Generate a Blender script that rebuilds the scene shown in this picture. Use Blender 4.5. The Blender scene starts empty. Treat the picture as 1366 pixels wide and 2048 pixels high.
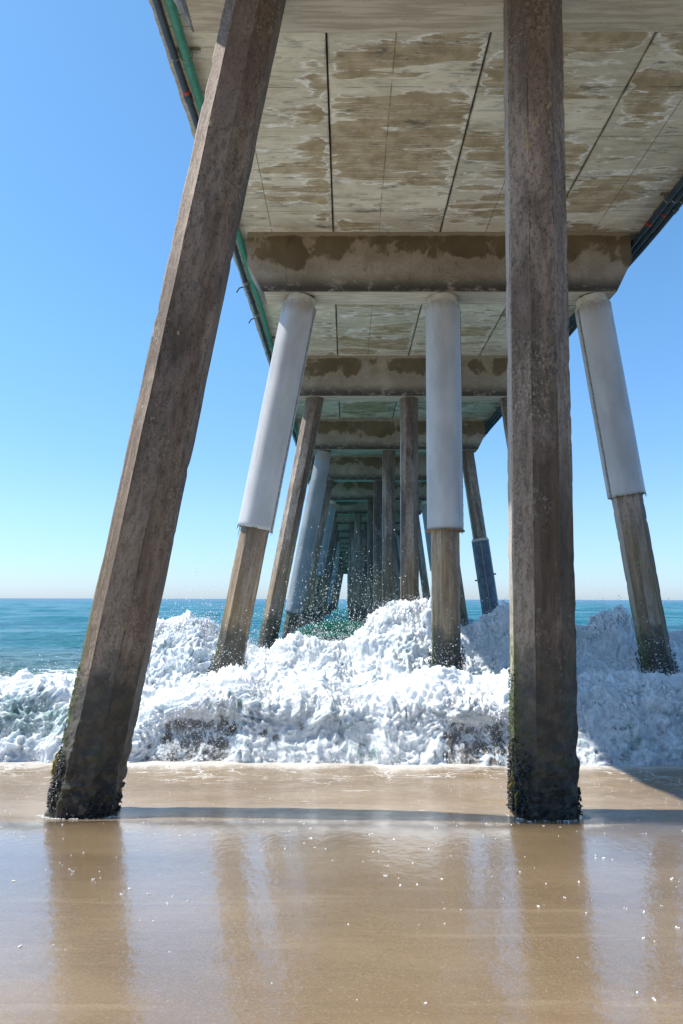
import bpy, bmesh, math, random
import numpy as np
from mathutils import Matrix, Vector
R = math.radians
random.seed(7); rng = np.random.default_rng(11)
sc = bpy.context.scene
C = sc.collection

# ------------------------------------------------------------------ camera, sky, sun, exposure
CAM_H = 1.6
def cam_axes(p=7.26, yaw=0.42, roll=0.167):
    p, yaw, roll = map(R, (p, yaw, roll))
    fw = np.array([-math.sin(yaw)*math.cos(p), math.cos(yaw)*math.cos(p), math.sin(p)])
    r0 = np.array([math.cos(yaw), math.sin(yaw), 0.]); u0 = np.cross(r0, fw)
    return fw, r0*math.cos(roll)+u0*math.sin(roll), -r0*math.sin(roll)+u0*math.cos(roll)
FW, RT, UP = cam_axes()
cd = bpy.data.cameras.new('camera'); cam = bpy.data.objects.new('camera', cd); C.objects.link(cam)
cd.sensor_fit = 'HORIZONTAL'; cd.sensor_width = 24; cd.lens = 24; cd.clip_start = 0.05; cd.clip_end = 20000
cam.matrix_world = Matrix(((RT[0], UP[0], -FW[0], 0), (RT[1], UP[1], -FW[1], 0), (RT[2], UP[2], -FW[2], CAM_H), (0, 0, 0, 1)))
sc.camera = cam
SUN = Vector((-1.0, 0.12, 1.64)).normalized()
w = bpy.data.worlds.new('World'); sc.world = w; w.use_nodes = True
wt = w.node_tree; bg = wt.nodes['Background']
sky = wt.nodes.new('ShaderNodeTexSky'); sky.sky_type = 'NISHITA'; sky.sun_disc = False
sky.sun_elevation = math.asin(SUN.z); sky.sun_rotation = math.atan2(SUN.x, SUN.y)
sky.air_density = 1.0; sky.dust_density = 0.3; sky.ozone_density = 3.0
tc = wt.nodes.new('ShaderNodeTexCoord'); sx = wt.nodes.new('ShaderNodeSeparateXYZ'); wt.links.new(tc.outputs['Generated'], sx.inputs[0])
rp = wt.nodes.new('ShaderNodeValToRGB'); wt.links.new(sx.outputs[2], rp.inputs[0]); el = rp.color_ramp.elements
el[0].position = 0.; el[0].color = (.475, .60, .885, 1); el[1].position = .9; el[1].color = (.68, .99, 1.02, 1)
e_ = el.new(.12); e_.color = (.60, .74, .93, 1); e_ = el.new(.35); e_.color = (.62, .89, 1.0, 1)
mxw = wt.nodes.new('ShaderNodeMix'); mxw.data_type = 'RGBA'; mxw.blend_type = 'MULTIPLY'; mxw.inputs[0].default_value = 1
wt.links.new(sky.outputs[0], mxw.inputs[6]); wt.links.new(rp.outputs[0], mxw.inputs[7]); wt.links.new(mxw.outputs[2], bg.inputs[0]); bg.inputs[1].default_value = 0.105
sl = bpy.data.lights.new('sun', 'SUN'); sl.energy = 3.3; sl.angle = R(0.5); sl.color = (1, .95, .87)
so = bpy.data.objects.new('sun', sl); C.objects.link(so)
so.rotation_euler = (-SUN).to_track_quat('-Z', 'Y').to_euler(); so.location = (-20, 5, 30)
vs = sc.view_settings; vs.view_transform = 'Standard'; vs.look = 'None'; vs.gamma = 1; vs.use_curve_mapping = False
vs.exposure = 1.1
sc.cycles.max_bounces = 10; sc.cycles.diffuse_bounces = 5; sc.cycles.transparent_max_bounces = 8

# ------------------------------------------------------------------ numpy noise
_perm = np.random.default_rng(3).permutation(256); _perm = np.concatenate([_perm, _perm, _perm])
_g = np.random.default_rng(4).normal(size=(256, 3)); _g /= np.linalg.norm(_g, axis=1)[:, None]
def perlin(P):
    P = np.asarray(P, float); I = np.floor(P).astype(int); Fr = P-I; I &= 255
    U = Fr*Fr*Fr*(Fr*(Fr*6-15)+10); out = 0
    for dx in (0, 1):
        for dy in (0, 1):
            for dz in (0, 1):
                h = _perm[_perm[_perm[(I[:, 0]+dx) & 255]+((I[:, 1]+dy) & 255)]+((I[:, 2]+dz) & 255)]
                d = (_g[h]*(Fr-np.array([dx, dy, dz]))).sum(1)
                wgt = (U[:, 0] if dx else 1-U[:, 0])*(U[:, 1] if dy else 1-U[:, 1])*(U[:, 2] if dz else 1-U[:, 2])
                out = out+d*wgt
    return out*1.6
def fbm(P, oct=4, gain=.5, lac=2.03, billow=False):
    a = 1; s = 0; P = np.asarray(P, float)
    for i in range(oct):
        n = perlin(P); s = s+a*(np.abs(n) if billow else n); P = P*lac+7.3; a *= gain
    return s
def stack(*a): return np.stack([np.broadcast_to(q, np.broadcast(*a).shape).ravel() for q in a], 1)
def sstep(a, b, x):
    t = np.clip((x-a)/(b-a), 0, 1); return t*t*(3-2*t)

# ------------------------------------------------------------------ object helpers
def props(o, label=None, cat=None, group=None, kind=None):
    for k, v in (('label', label), ('category', cat), ('group', group), ('kind', kind)):
        if v: o[k] = v
    return o
def thing(name, label, cat, loc=(0, 0, 0), rot=(0, 0, 0), group=None):
    o = bpy.data.objects.new(name, None); C.objects.link(o); o.location = loc; o.rotation_euler = rot
    o.empty_display_size = .2
    return props(o, label, cat, group)
def mesh_obj(name, V, F, m, parent=None, smooth=False, attrs=None):
    me = bpy.data.meshes.new(name)
    if isinstance(V, np.ndarray) and isinstance(F, np.ndarray):
        n = F.shape[1]
        me.vertices.add(len(V)); me.vertices.foreach_set('co', V.astype(np.float32).ravel())
        me.loops.add(F.size); me.loops.foreach_set('vertex_index', F.astype(np.int32).ravel())
        me.polygons.add(len(F)); me.polygons.foreach_set('loop_start', (np.arange(len(F))*n).astype(np.int32))
        me.polygons.foreach_set('loop_total', np.full(len(F), n, np.int32)); me.update(calc_edges=True)
    else:
        me.from_pydata([tuple(v) for v in V], [], [tuple(f) for f in F])
    for k, v in (attrs or {}).items():
        a = me.attributes.new(k, 'FLOAT', 'POINT'); a.data.foreach_set('value', np.asarray(v, np.float32))
    me.polygons.foreach_set('use_smooth', np.full(len(me.polygons), bool(smooth)))
    if m: me.materials.append(m)
    me.validate()
    o = bpy.data.objects.new(name, me); C.objects.link(o); o.parent = parent
    return o
def grid_faces(nr, nc, wrap=False):
    r, c = np.meshgrid(np.arange(nr-1), np.arange(nc if wrap else nc-1), indexing='ij')
    a = r*nc+c; b = r*nc+(c+1) % nc
    return np.stack([a, b, b+nc, a+nc], -1).reshape(-1, 4)
def bm_obj(name, bm, m, parent=None, smooth=False):
    me = bpy.data.meshes.new(name); bmesh.ops.recalc_face_normals(bm, faces=bm.faces); bm.to_mesh(me); bm.free()
    if smooth: me.polygons.foreach_set('use_smooth', np.ones(len(me.polygons), bool))
    me.materials.append(m); o = bpy.data.objects.new(name, me); C.objects.link(o); o.parent = parent
    return o
def add_box(bm, c, s, rot=None, bevel=0):
    r = bmesh.ops.create_cube(bm, size=1); vv = r['verts']
    M = Matrix.Translation(c) @ (rot or Matrix.Identity(4)) @ Matrix.Diagonal((*s, 1))
    bmesh.ops.transform(bm, matrix=M, verts=vv)
    if bevel:
        es = list({e for v in vv for e in v.link_edges}); bmesh.ops.bevel(bm, geom=es, offset=bevel, segments=2, affect='EDGES', profile=.6)
def add_tube(bm, pts, r, n=12, cap=True):
    pts = [Vector(p) for p in pts]; rings = []
    rs = r if isinstance(r, (list, tuple)) else [r]*len(pts)
    t0 = (pts[1]-pts[0]).normalized(); up = Vector((0, 0, 1)) if abs(t0.z) < .9 else Vector((1, 0, 0))
    for i, p in enumerate(pts):
        t = (pts[min(i+1, len(pts)-1)]-pts[max(i-1, 0)]).normalized()
        a = t.cross(up).normalized(); b = a.cross(t)
        rings.append([bm.verts.new(p+rs[i]*(math.cos(q)*a+math.sin(q)*b)) for q in [2*math.pi*k/n for k in range(n)]])
    for A, B in zip(rings, rings[1:]):
        for k in range(n): bm.faces.new((A[k], A[(k+1) % n], B[(k+1) % n], B[k]))
    if cap: bm.faces.new(rings[0][::-1]); bm.faces.new(rings[-1])
def copy_tree(o, parent=None):
    c = o.copy(); C.objects.link(c); c.parent = parent
    for ch in [q for q in bpy.data.objects if q.parent == o]: copy_tree(ch, c)
    return c

# ------------------------------------------------------------------ material helpers
class N:
    def __init__(s, name):
        s.m = bpy.data.materials.new(name); s.m.use_nodes = True; s.t = s.m.node_tree
        s.p = s.t.nodes['Principled BSDF']
    def n(s, ty, **kw):
        q = s.t.nodes.new('ShaderNode'+ty)
        for k, v in kw.items(): setattr(q, k, v)
        return q
    def put(s, sock, v):
        if isinstance(v, bpy.types.NodeSocket): s.t.links.new(v, sock)
        elif isinstance(v, bpy.types.Node): s.t.links.new(v.outputs[0], sock)
        elif isinstance(v, (tuple, list)) and len(v) == 3 and sock.type == 'RGBA': sock.default_value = (*v, 1)
        else: sock.default_value = v
    def math(s, op, a, b=0., c=None, clamp=False):
        q = s.n('Math', operation=op, use_clamp=clamp); s.put(q.inputs[0], a); s.put(q.inputs[1], b)
        if c is not None: s.put(q.inputs[2], c)
        return q.outputs[0]
    def mix(s, f, a, b, mode='MIX'):
        q = s.n('Mix', data_type='RGBA', blend_type=mode, clamp_factor=True); s.put(q.inputs[0], f); s.put(q.inputs[6], a); s.put(q.inputs[7], b)
        return q.outputs[2]
    def mr(s, v, a, b, c=0., d=1., smooth=True):
        q = s.n('MapRange', interpolation_type='SMOOTHSTEP' if smooth else 'LINEAR')
        for k, x in zip((0, 1, 2, 3, 4), (v, a, b, c, d)): s.put(q.inputs[k], x)
        return q.outputs[0]
    def obj(s): return s.n('TexCoord').outputs['Object']
    def pos(s): return s.n('NewGeometry').outputs['Position']
    def scale(s, v, sc_, off=(0, 0, 0)):
        q = s.n('Mapping'); s.put(q.inputs[0], v); s.put(q.inputs[3], sc_); s.put(q.inputs[1], off); return q.outputs[0]
    def addv(s, a, b):
        q = s.n('VectorMath', operation='ADD'); s.put(q.inputs[0], a); s.put(q.inputs[1], b); return q.outputs[0]
    def noise(s, v, scale, det=6., rough=.55, dist=0., col=False, w=None):
        q = s.n('TexNoise', noise_dimensions='3D' if w is None else '4D'); s.put(q.inputs['Vector'], v); s.put(q.inputs['Scale'], scale)
        if w is not None: s.put(q.inputs['W'], w)
        s.put(q.inputs['Detail'], det); s.put(q.inputs['Roughness'], rough); s.put(q.inputs['Distortion'], dist)
        return q.outputs[1 if col else 0]
    def voro(s, v, scale, feat='F1', rnd=1.):
        q = s.n('TexVoronoi', feature=feat); s.put(q.inputs['Vector'], v); s.put(q.inputs['Scale'], scale); s.put(q.inputs['Randomness'], rnd)
        return q.outputs[0]
    def xyz(s, v):
        q = s.n('SeparateXYZ'); s.put(q.inputs[0], v); return q.outputs
    def comb(s, x, y, z):
        q = s.n('CombineXYZ'); s.put(q.inputs[0], x); s.put(q.inputs[1], y); s.put(q.inputs[2], z); return q.outputs[0]
    def bump(s, h, st=.4, dist=.02, nrm=None):
        q = s.n('Bump'); s.put(q.inputs['Strength'], st); s.put(q.inputs['Distance'], dist); s.put(q.inputs['Height'], h)
        if nrm is not None: s.put(q.inputs['Normal'], nrm)
        return q.outputs[0]
    def attr(s, a): return s.n('Attribute', attribute_name=a).outputs['Fac']
    def rnd(s): return s.n('ObjectInfo').outputs['Random']
    def out(s, col, rough=.8, nrm=None, **kw):
        s.put(s.p.inputs['Base Color'], col); s.put(s.p.inputs['Roughness'], rough)
        if nrm is not None: s.put(s.p.inputs['Normal'], nrm)
        for k, v in kw.items(): s.put(s.p.inputs[k.replace('_', ' ')], v)
        return s.m

# ------------------------------------------------------------------ concrete and other materials
def mat_pile(name='weathered_pile_concrete', tan_=1., tone=(1., 1., 1.)):
    s = N(name); o = s.obj(); r = s.rnd(); off = s.math('MULTIPLY', r, 37.)
    v = s.addv(o, s.comb(off, off, 0.)); z = s.xyz(o)[2]
    big = s.noise(s.scale(v, (2.4, 2.4, .55)), 1.6, 7., .6, .4)
    fine = s.noise(s.scale(v, (1, 1, .35)), 22., 5., .65)
    col = s.mix(s.mr(big, .38, .62), (.175, .138, .11), (.34, .29, .245))
    col = s.mix(s.mr(fine, .46, .62, 0., .6), col, (.10, .08, .066))
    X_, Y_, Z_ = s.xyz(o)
    fac = s.math('FLOOR', s.math('ADD', s.math('DIVIDE', s.math('ARCTAN2', Y_, X_), math.pi/4), .5))
    fn = s.noise(s.comb(s.math('MULTIPLY', fac, 7.31), off, s.math('MULTIPLY', z, .12)), 1.3, 2.)
    col = s.mix(1., col, s.mix(s.mr(fn, .42, .58), (.44, .40, .37), (1.38, 1.31, 1.26)), 'MULTIPLY')
    sunlit_face = s.mr(X_, -.225, -.236)  # left facet: sunlight painted into the colour as a paler tone
    col = s.mix(s.math('MULTIPLY', sunlit_face, .75), col, (.56, .51, .45))
    ed = s.math('ABSOLUTE', s.math('SUBTRACT', s.math('FRACT', s.math('ADD', s.math('DIVIDE', s.math('ARCTAN2', Y_, X_), math.pi/4), s.math('ADD', .5, s.math('MULTIPLY', s.math('SUBTRACT', s.noise(v, 9., 4., .7), .5), .10)))), .5))
    edm = s.math('MULTIPLY', s.mr(ed, .455, .49), s.mr(s.noise(s.scale(v, (1, 1, .5)), 2.0, 6., .7), .48, .56))
    col = s.mix(s.math('MULTIPLY', edm, .8), col, (.055, .038, .026))
    pur = s.noise(s.scale(v, (1.8, 1.8, .7)), 2.3, 5., .6)
    col = s.mix(s.mr(pur, .55, .68, 0., .7), col, (.25, .19, .17))
    dark = s.noise(s.scale(v, (3, 3, .4)), 1.1, 8., .68, .6)
    col = s.mix(s.mr(dark, .56, .68, 0., .7), col, (.10, .075, .055))
    # brown staining towards the cap
    top = s.mr(s.math('ADD', z, s.math('MULTIPLY', big, 2.4)), 6.5, 8.6)
    col = s.mix(s.math('MULTIPLY', top, .75), col, (.095, .066, .038))
    lich = s.noise(s.scale(v, (5, 5, 1.6)), 1.3, 6., .6, .5)
    col = s.mix(s.mr(lich, .685, .70, 0., .85), col, (.42, .30, .15))
    rust = s.noise(s.scale(v, (6, 6, 2.2)), 1.2, 4., .6)
    col = s.mix(s.mr(rust, .715, .74, 0., .8), col, (.16, .055, .012))
    # pale salty streaks
    st = s.noise(s.scale(v, (14, 14, .9)), 1., 4., .6)
    col = s.mix(s.mr(st, .62, .72, 0., .3), col, (.46, .43, .40))
    sk = s.noise(s.scale(v, (1, 1, .7)), 46., 3., .75)
    skm = s.mr(s.noise(s.scale(v, (1, 1, .5)), 2.7, 4., .6), .42, .6)
    col = s.mix(s.math('MULTIPLY', s.mr(sk, .55, .63), s.math('MULTIPLY', skm, .75)), col, (.42, .38, .345))
    col = s.mix(s.math('MULTIPLY', s.mr(sk, .44, .37), .65), col, (.05, .038, .03))
    pits = s.voro(v, 34.)
    pm = s.mr(s.noise(v, 3., 2.), .45, .6)
    col = s.mix(s.math('MULTIPLY', s.mr(pits, .2, .1), pm), col, (.03, .024, .02))
    # tide zone: wet, olive algae, black growth
    zz = s.math('ADD', z, s.math('MULTIPLY', s.math('SUBTRACT', s.noise(v, 2.6, 7., .7), .5), 1.5))
    col = s.mix(1., col, tone, 'MULTIPLY')
    tan = s.math('MULTIPLY', s.mr(zz, 3.9, 2.0, 0., tan_), s.mr(s.noise(s.scale(v, (5, 5, .4)), 1.2, 5., .65), .36, .60, .25, .85))
    col = s.mix(tan, col, s.mix(s.mr(st, .4, .62), (.20, .125, .06), (.36, .26, .15)))
    wet = s.mr(zz, 1.3, .8)
    alg = s.mix(s.mr(s.noise(v, 9., 6., .7), .42, .6), (.030, .026, .018), (.075, .066, .040))
    alg = s.mix(s.mr(s.noise(v, 5.3, 5., .6), .56, .64, 0., .8), alg, (.035, .05, .014))
    col = s.mix(s.math('MULTIPLY', wet, .9), col, alg)
    xo = s.math('ADD', s.xyz(o)[0], s.math('MULTIPLY', s.math('SUBTRACT', s.noise(v, 7., 5., .7), .5), .12))
    gz = s.math('MULTIPLY', s.mr(xo, -.17, -.24), s.math('MULTIPLY', s.mr(z, 2.0, .9), s.mr(z, .1, .4)))
    col = s.mix(s.math('MULTIPLY', gz, s.mr(s.noise(v, 13., 5., .7), .42, .56)), col, (.10, .12, .025))
    bl = s.math('MULTIPLY', s.mr(zz, .55, .2), s.mr(s.noise(v, 6., 6., .7), .46, .56))
    col = s.mix(bl, col, (.012, .012, .012))
    h = s.math('ADD', s.math('MULTIPLY', fine, 1.), s.math('MULTIPLY', s.mr(pits, .0, .3), .5))
    h = s.math('ADD', h, s.math('MULTIPLY', wet, s.math('MULTIPLY', s.noise(v, 30., 5., .8), 2.2)))
    return s.out(col, s.mr(wet, 0, 1, .82, .5), s.bump(h, .55, .012))
def mat_cap():
    s = N('stained_cap_concrete'); P = s.obj(); r = s.math('MULTIPLY', s.rnd(), 53.)
    v = s.addv(P, s.comb(r, 0., r)); z = s.xyz(P)[2]      # object z: 0 = underside
    a = s.noise(v, 1.1, 8., .62, .5)
    col = s.mix(s.mr(a, .35, .65), (.28, .235, .18), (.40, .355, .29))
    fine = s.noise(v, 26., 4., .7)
    col = s.mix(s.mr(fine, .45, .7, 0., .4), col, (.15, .12, .09))
    # damp ochre tongues with a pale crust, hanging from the soffit
    n1 = s.noise(s.scale(v, (1., 1., .62)), 1.1, 9., .62, .5)
    f = s.math('SUBTRACT', s.math('ADD', n1, s.mr(z, .25, .85, -.16, .10)), .5)
    topfree = s.mr(z, 1.02, 1.11, 1., 0.)
    f = s.math('MULTIPLY', f, topfree)
    crust = s.math('MULTIPLY', s.mr(f, -.02, .012), s.mr(f, .05, .015))
    col = s.mix(s.mr(f, .0, s.mr(s.noise(v, 4., 4.), .35, .65, .02, .12)), col, s.mix(s.mr(a, .3, .7), (.12, .09, .05), (.19, .148, .088)))
    col = s.mix(s.math('MULTIPLY', crust, .7), col, (.34, .285, .20))
    # black mould along the lower edge
    g = s.noise(s.scale(v, (1, 1, 1.6)), 3.4, 8., .72)
    m = s.math('MULTIPLY', s.mr(z, .38, .05), s.mr(g, .32, .50))
    m = s.math('MULTIPLY', m, s.mr(z, .0, .02))
    col = s.mix(s.math('MULTIPLY', m, .88), col, (.028, .024, .02))
    m2 = s.mr(s.noise(v, 2.1, 8., .75), .58, .68)
    col = s.mix(s.math('MULTIPLY', m2, .6), col, (.06, .05, .04))
    dr = s.noise(s.scale(v, (9, 9, .5)), 1.3, 4., .6)
    col = s.mix(s.mr(dr, .6, .72, 0., .4), col, (.10, .08, .06))
    # streaked formwork underside, painted paler for the bounced light
    und = s.mr(z, .006, .0, 0., 1.)
    us = s.noise(s.scale(v, (.7, 9., 1)), 2.2, 6., .6, .3)
    col = s.mix(s.math('MULTIPLY', und, .85), col, s.mix(s.mr(us, .4, .62), (.42, .37, .28), (.60, .55, .45)))
    pits = s.voro(v, 17.)
    col = s.mix(s.mr(pits, .09, .05), col, (.04, .03, .02))
    h = s.math('ADD', fine, s.math('MULTIPLY', a, 2.))
    return s.out(col, .85, s.bump(h, .5, .012))
def mat_soffit():
    s = N('soffit_concrete'); P = s.pos(); x, y, z = s.xyz(P)
    pan = s.math('FLOOR', s.math('DIVIDE', s.math('ADD', x, .25), .975))
    bay = s.math('FLOOR', s.math('DIVIDE', s.math('ADD', y, .5), 6.3))
    lane = s.math('FLOOR', s.math('DIVIDE', s.math('ADD', x, .25), 1.95))
    wv = s.math('ADD', s.math('MULTIPLY', lane, 3.7), s.math('MULTIPLY', bay, 1.9))
    # board lifts across the panel
    yb = s.math('ADD', y, s.math('MULTIPLY', s.math('SUBTRACT', s.noise(P, .8, 2.), .5), .05))
    wave = s.noise(s.comb(0., s.math('MULTIPLY', s.math('FLOOR', s.math('MULTIPLY', yb, 1.55)), 3.17), wv), 1., 0.)
    base = s.mix(s.mr(s.noise(s.scale(P, (1, 1.6, 1)), 1.3, 7., .6, .6), .33, .66), (.57, .49, .35), (.76, .69, .54))
    base = s.mix(s.mr(wave, .42, .58, 0., .4), base, (.35, .31, .21))
    # fan shaped swirls
    sw = s.noise(s.scale(P, (.55, 3.4, 1)), 2.6, 9., .66, 1.1, w=wv)
    base = s.mix(s.mr(sw, .52, .64, 0., .55), base, (.30, .255, .17))
    base = s.mix(s.mr(sw, .47, .36, 0., .5), base, (.68, .645, .55))
    grey = s.noise(s.scale(P, (.8, 3.2, 1)), 1.5, 8., .7, .5, w=s.math('ADD', wv, 9.))
    base = s.mix(s.mr(grey, .56, .66, 0., .65), base, (.17, .165, .155))
    # damp ochre patches with a white lime rim; long across the pier
    n1 = s.math('ADD', s.noise(s.scale(P, (.38, 1.5, 1)), 1.4, 9., .57, .4, w=wv), s.math('MULTIPLY', s.math('SUBTRACT', s.noise(P, .42, 2., .5, w=wv), .475), .42))
    stp = s.math('MULTIPLY', s.math('SUBTRACT', wave, .5), .34)
    f = s.math('SUBTRACT', s.math('ADD', n1, stp), .5)
    lim = s.noise(s.scale(P, (.5, 4.5, 1)), 2.0, 6., .6, .3, w=wv)
    f2 = s.math('SUBTRACT', f, s.mr(lim, .53, .60, 0., .10))
    # distance to a joint keeps the rims on the joints
    jx = s.math('ABSOLUTE', s.math('SUBTRACT', s.math('FRACT', s.math('DIVIDE', s.math('ADD', x, .25), 1.95)), .5))
    f2 = s.math('SUBTRACT', f2, s.mr(jx, .40, .5, 0., .09))
    # panels at the outer edges stay dry and pale
    edge = s.math('MAXIMUM', s.mr(x, -.2, -1., 0., .12), s.mr(x, 4.1, 5.1, 0., .12))
    f2 = s.math('SUBTRACT', f2, edge)
    och = s.mix(s.mr(s.noise(P, 3.4, 6., .6), .35, .65), (.32, .24, .135), (.46, .365, .225))
    col = s.mix(s.mr(f2, .0, s.mr(s.noise(P, 2.2, 4.), .38, .62, .012, .06)), base, och)
    rim = s.math('MULTIPLY', s.mr(f2, -.035, -.004), s.mr(f2, .012, .0))
    brk = s.mr(s.noise(P, 5., 5., .6), .38, .55)
    col = s.mix(s.math('MULTIPLY', rim, s.math('MULTIPLY', brk, .9)), col, (.84, .81, .74))
    wl = s.noise(s.scale(P, (.35, 7., 1)), 1.7, 8., .7, .8, w=wv)
    col = s.mix(s.math('MULTIPLY', s.mr(s.math('ABSOLUTE', s.math('SUBTRACT', wl, .56)), .014, .004), .6), col, (.80, .77, .69))
    # dark thin formwork lines across, every ~0.95 m, and the mid joint of each panel
    fy = s.math('ABSOLUTE', s.math('SUBTRACT', s.math('FRACT', s.math('MULTIPLY', yb, 1.04)), .5))
    ln = s.math('MULTIPLY', s.mr(fy, .012, .004), s.mr(s.noise(s.scale(P, (1, 2, 1)), 2.2, 5., .7), .40, .56))
    col = s.mix(s.math('MULTIPLY', ln, .7), col, (.085, .065, .05))
    mx = s.math('ABSOLUTE', s.math('SUBTRACT', s.math('FRACT', s.math('DIVIDE', s.math('ADD', x, s.math('ADD', .25, s.math('MULTIPLY', s.math('SUBTRACT', s.noise(P, 6., 3.), .5), .02))), 1.95)), .425))
    md = s.math('MULTIPLY', s.mr(mx, .006, .002), s.mr(s.noise(P, 3.3, 5., .7), .35, .5))
    col = s.mix(s.math('MULTIPLY', md, .75), col, (.14, .10, .06))
    # grime beside the open joints
    gr = s.math('MULTIPLY', s.mr(jx, .478, .5), s.mr(s.noise(P, 2.4, 6., .7), .36, .6))
    col = s.mix(s.math('MULTIPLY', gr, .75), col, (.09, .07, .05))
    # mould beside the caps
    mo = s.math('MULTIPLY', s.mr(s.noise(s.scale(P, (.6, 2.2, 1)), 2.4, 8., .72), .57, .68), .8)
    col = s.mix(mo, col, (.10, .09, .075))
    hole = s.voro(P, 7.)
    col = s.mix(s.mr(hole, .045, .02), col, (.05, .04, .03))
    h = s.math('ADD', s.math('MULTIPLY', sw, .6), s.noise(P, 30., 4., .7))
    return s.out(col, .82, s.bump(h, .35, .01))
def mat_jacket(name, c1, c2, rough=.42):
    s = N(name); P = s.obj(); r = s.math('MULTIPLY', s.rnd(), 17.); v = s.addv(P, s.comb(r, r, 0.)); z = s.xyz(P)[2]
    a = s.noise(s.scale(v, (1, 1, .4)), 2.2, 7., .6)
    col = s.mix(s.mr(a, .35, .65), c1, c2)
    st = s.noise(s.scale(v, (12, 12, .5)), 1.2, 5., .65)
    col = s.mix(s.mr(st, .6, .75, 0., .45), col, (.27, .24, .20))
    ru = s.noise(s.scale(v, (7, 7, .35)), 1.1, 6., .7)
    col = s.mix(s.mr(ru, .62, .74, 0., .55), col, (.30, .21, .13))
    sp = s.noise(v, 26., 4., .7)
    col = s.mix(s.mr(sp, .68, .76, 0., .5), col, (.22, .20, .17))
    return s, v, z, col, rough, a
def fin_jacket(t, green=True):
    s, v, z, col, rough, a = t
    g = s.math('MULTIPLY', s.mr(s.math('ADD', z, s.math('MULTIPLY', s.noise(v, 8., 5., .7), .3)), 2.98, 2.82), .85)
    if green: col = s.mix(g, col, (.12, .13, .05))
    tp = s.math('MULTIPLY', s.mr(s.math('ADD', z, s.math('MULTIPLY', s.noise(s.scale(v, (9, 9, 1.)), 1.4, 4.), .4)), 6.95, 7.15), .6)
    col = s.mix(tp, col, (.30, .24, .16))
    h = s.math('ADD', s.noise(s.scale(v, (1, 1, .5)), 9., 5., .6), s.math('MULTIPLY', a, 3.))
    return s.out(col, rough, s.bump(h, .25, .012), Specular_IOR_Level=.35)
def mat_simple(name, c, rough=.5, metal=0., var=.25, scale=6., bump=.2, c2=None, spec=.5):
    s = N(name); P = s.obj(); n = s.noise(P, scale, 6., .65)
    d = tuple(q*(1-var) for q in c) if c2 is None else c2
    col = s.mix(s.mr(n, .38, .64), c, d)
    return s.out(col, rough, s.bump(s.noise(P, scale*4, 4., .6), bump, .006), Metallic=metal, Specular_IOR_Level=spec)
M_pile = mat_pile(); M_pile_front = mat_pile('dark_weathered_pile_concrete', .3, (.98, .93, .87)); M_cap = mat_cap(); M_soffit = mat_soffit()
M_jacket = fin_jacket(mat_jacket('white_fibreglass_jacket', (.41, .41, .41), (.52, .52, .515)))
M_jacket2 = fin_jacket(mat_jacket('grey_fibreglass_jacket', (.21, .24, .26), (.30, .325, .34)), False)
M_blue = mat_simple('blue_black_wrap', (.045, .075, .11), .45, c2=(.10, .14, .18), scale=3.)
M_collar = mat_simple('mortar_collar', (.46, .41, .31), .8, c2=(.60, .56, .47), scale=5.)
M_top = mat_simple('deck_concrete', (.36, .33, .29), .85)
M_green = mat_simple('green_pipe', (.035, .20, .135), .45, c2=(.06, .26, .18), scale=9.)
M_dark = mat_simple('dark_pipe', (.028, .040, .055), .4, c2=(.05, .062, .075), scale=9.)
M_steel = mat_simple('galvanised_steel', (.45, .44, .42), .45, .6, c2=(.25, .2, .15), scale=14.)
M_rust = mat_simple('rusty_steel', (.23, .11, .04), .75, .2, c2=(.30, .2, .09), scale=12.)
M_red = mat_simple('red_tape', (.55, .03, .02), .5)
M_seam = mat_simple('grey_seam', (.33, .33, .32), .6, c2=(.2, .18, .15), scale=20.)
M_mussel = mat_simple('mussel_shell', (.012, .013, .017), .28, c2=(.05, .045, .035), scale=14.)
M_weed = mat_simple('yellow_seaweed', (.45, .26, .015), .35, c2=(.12, .16, .02), scale=9.)
M_weedg = mat_simple('green_seaweed', (.075, .10, .015), .4, c2=(.05, .09, .015), scale=9.)

# ------------------------------------------------------------------ layout of the bents (cap centre Y)
CY = [-6.8, -0.5, 5.78, 12.0, 18.38, 25.1, 31.62, 38.2, 44.42]
while CY[-1] < 148: CY.append(CY[-1]+6.33)
NB = len(CY)
ZC, ZS, TC = 7.1, 8.25, .55           # cap underside, soffit, cap thickness
def sand_z(x, y):
    z = .105*(5.5-y)
    z = np.where(y < 0, .5775+.3*(1-np.exp(np.minimum(y, 0)*.35)), z)
    return np.where(z < -2.2, -2.2-.02*(y-26), z)

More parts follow.
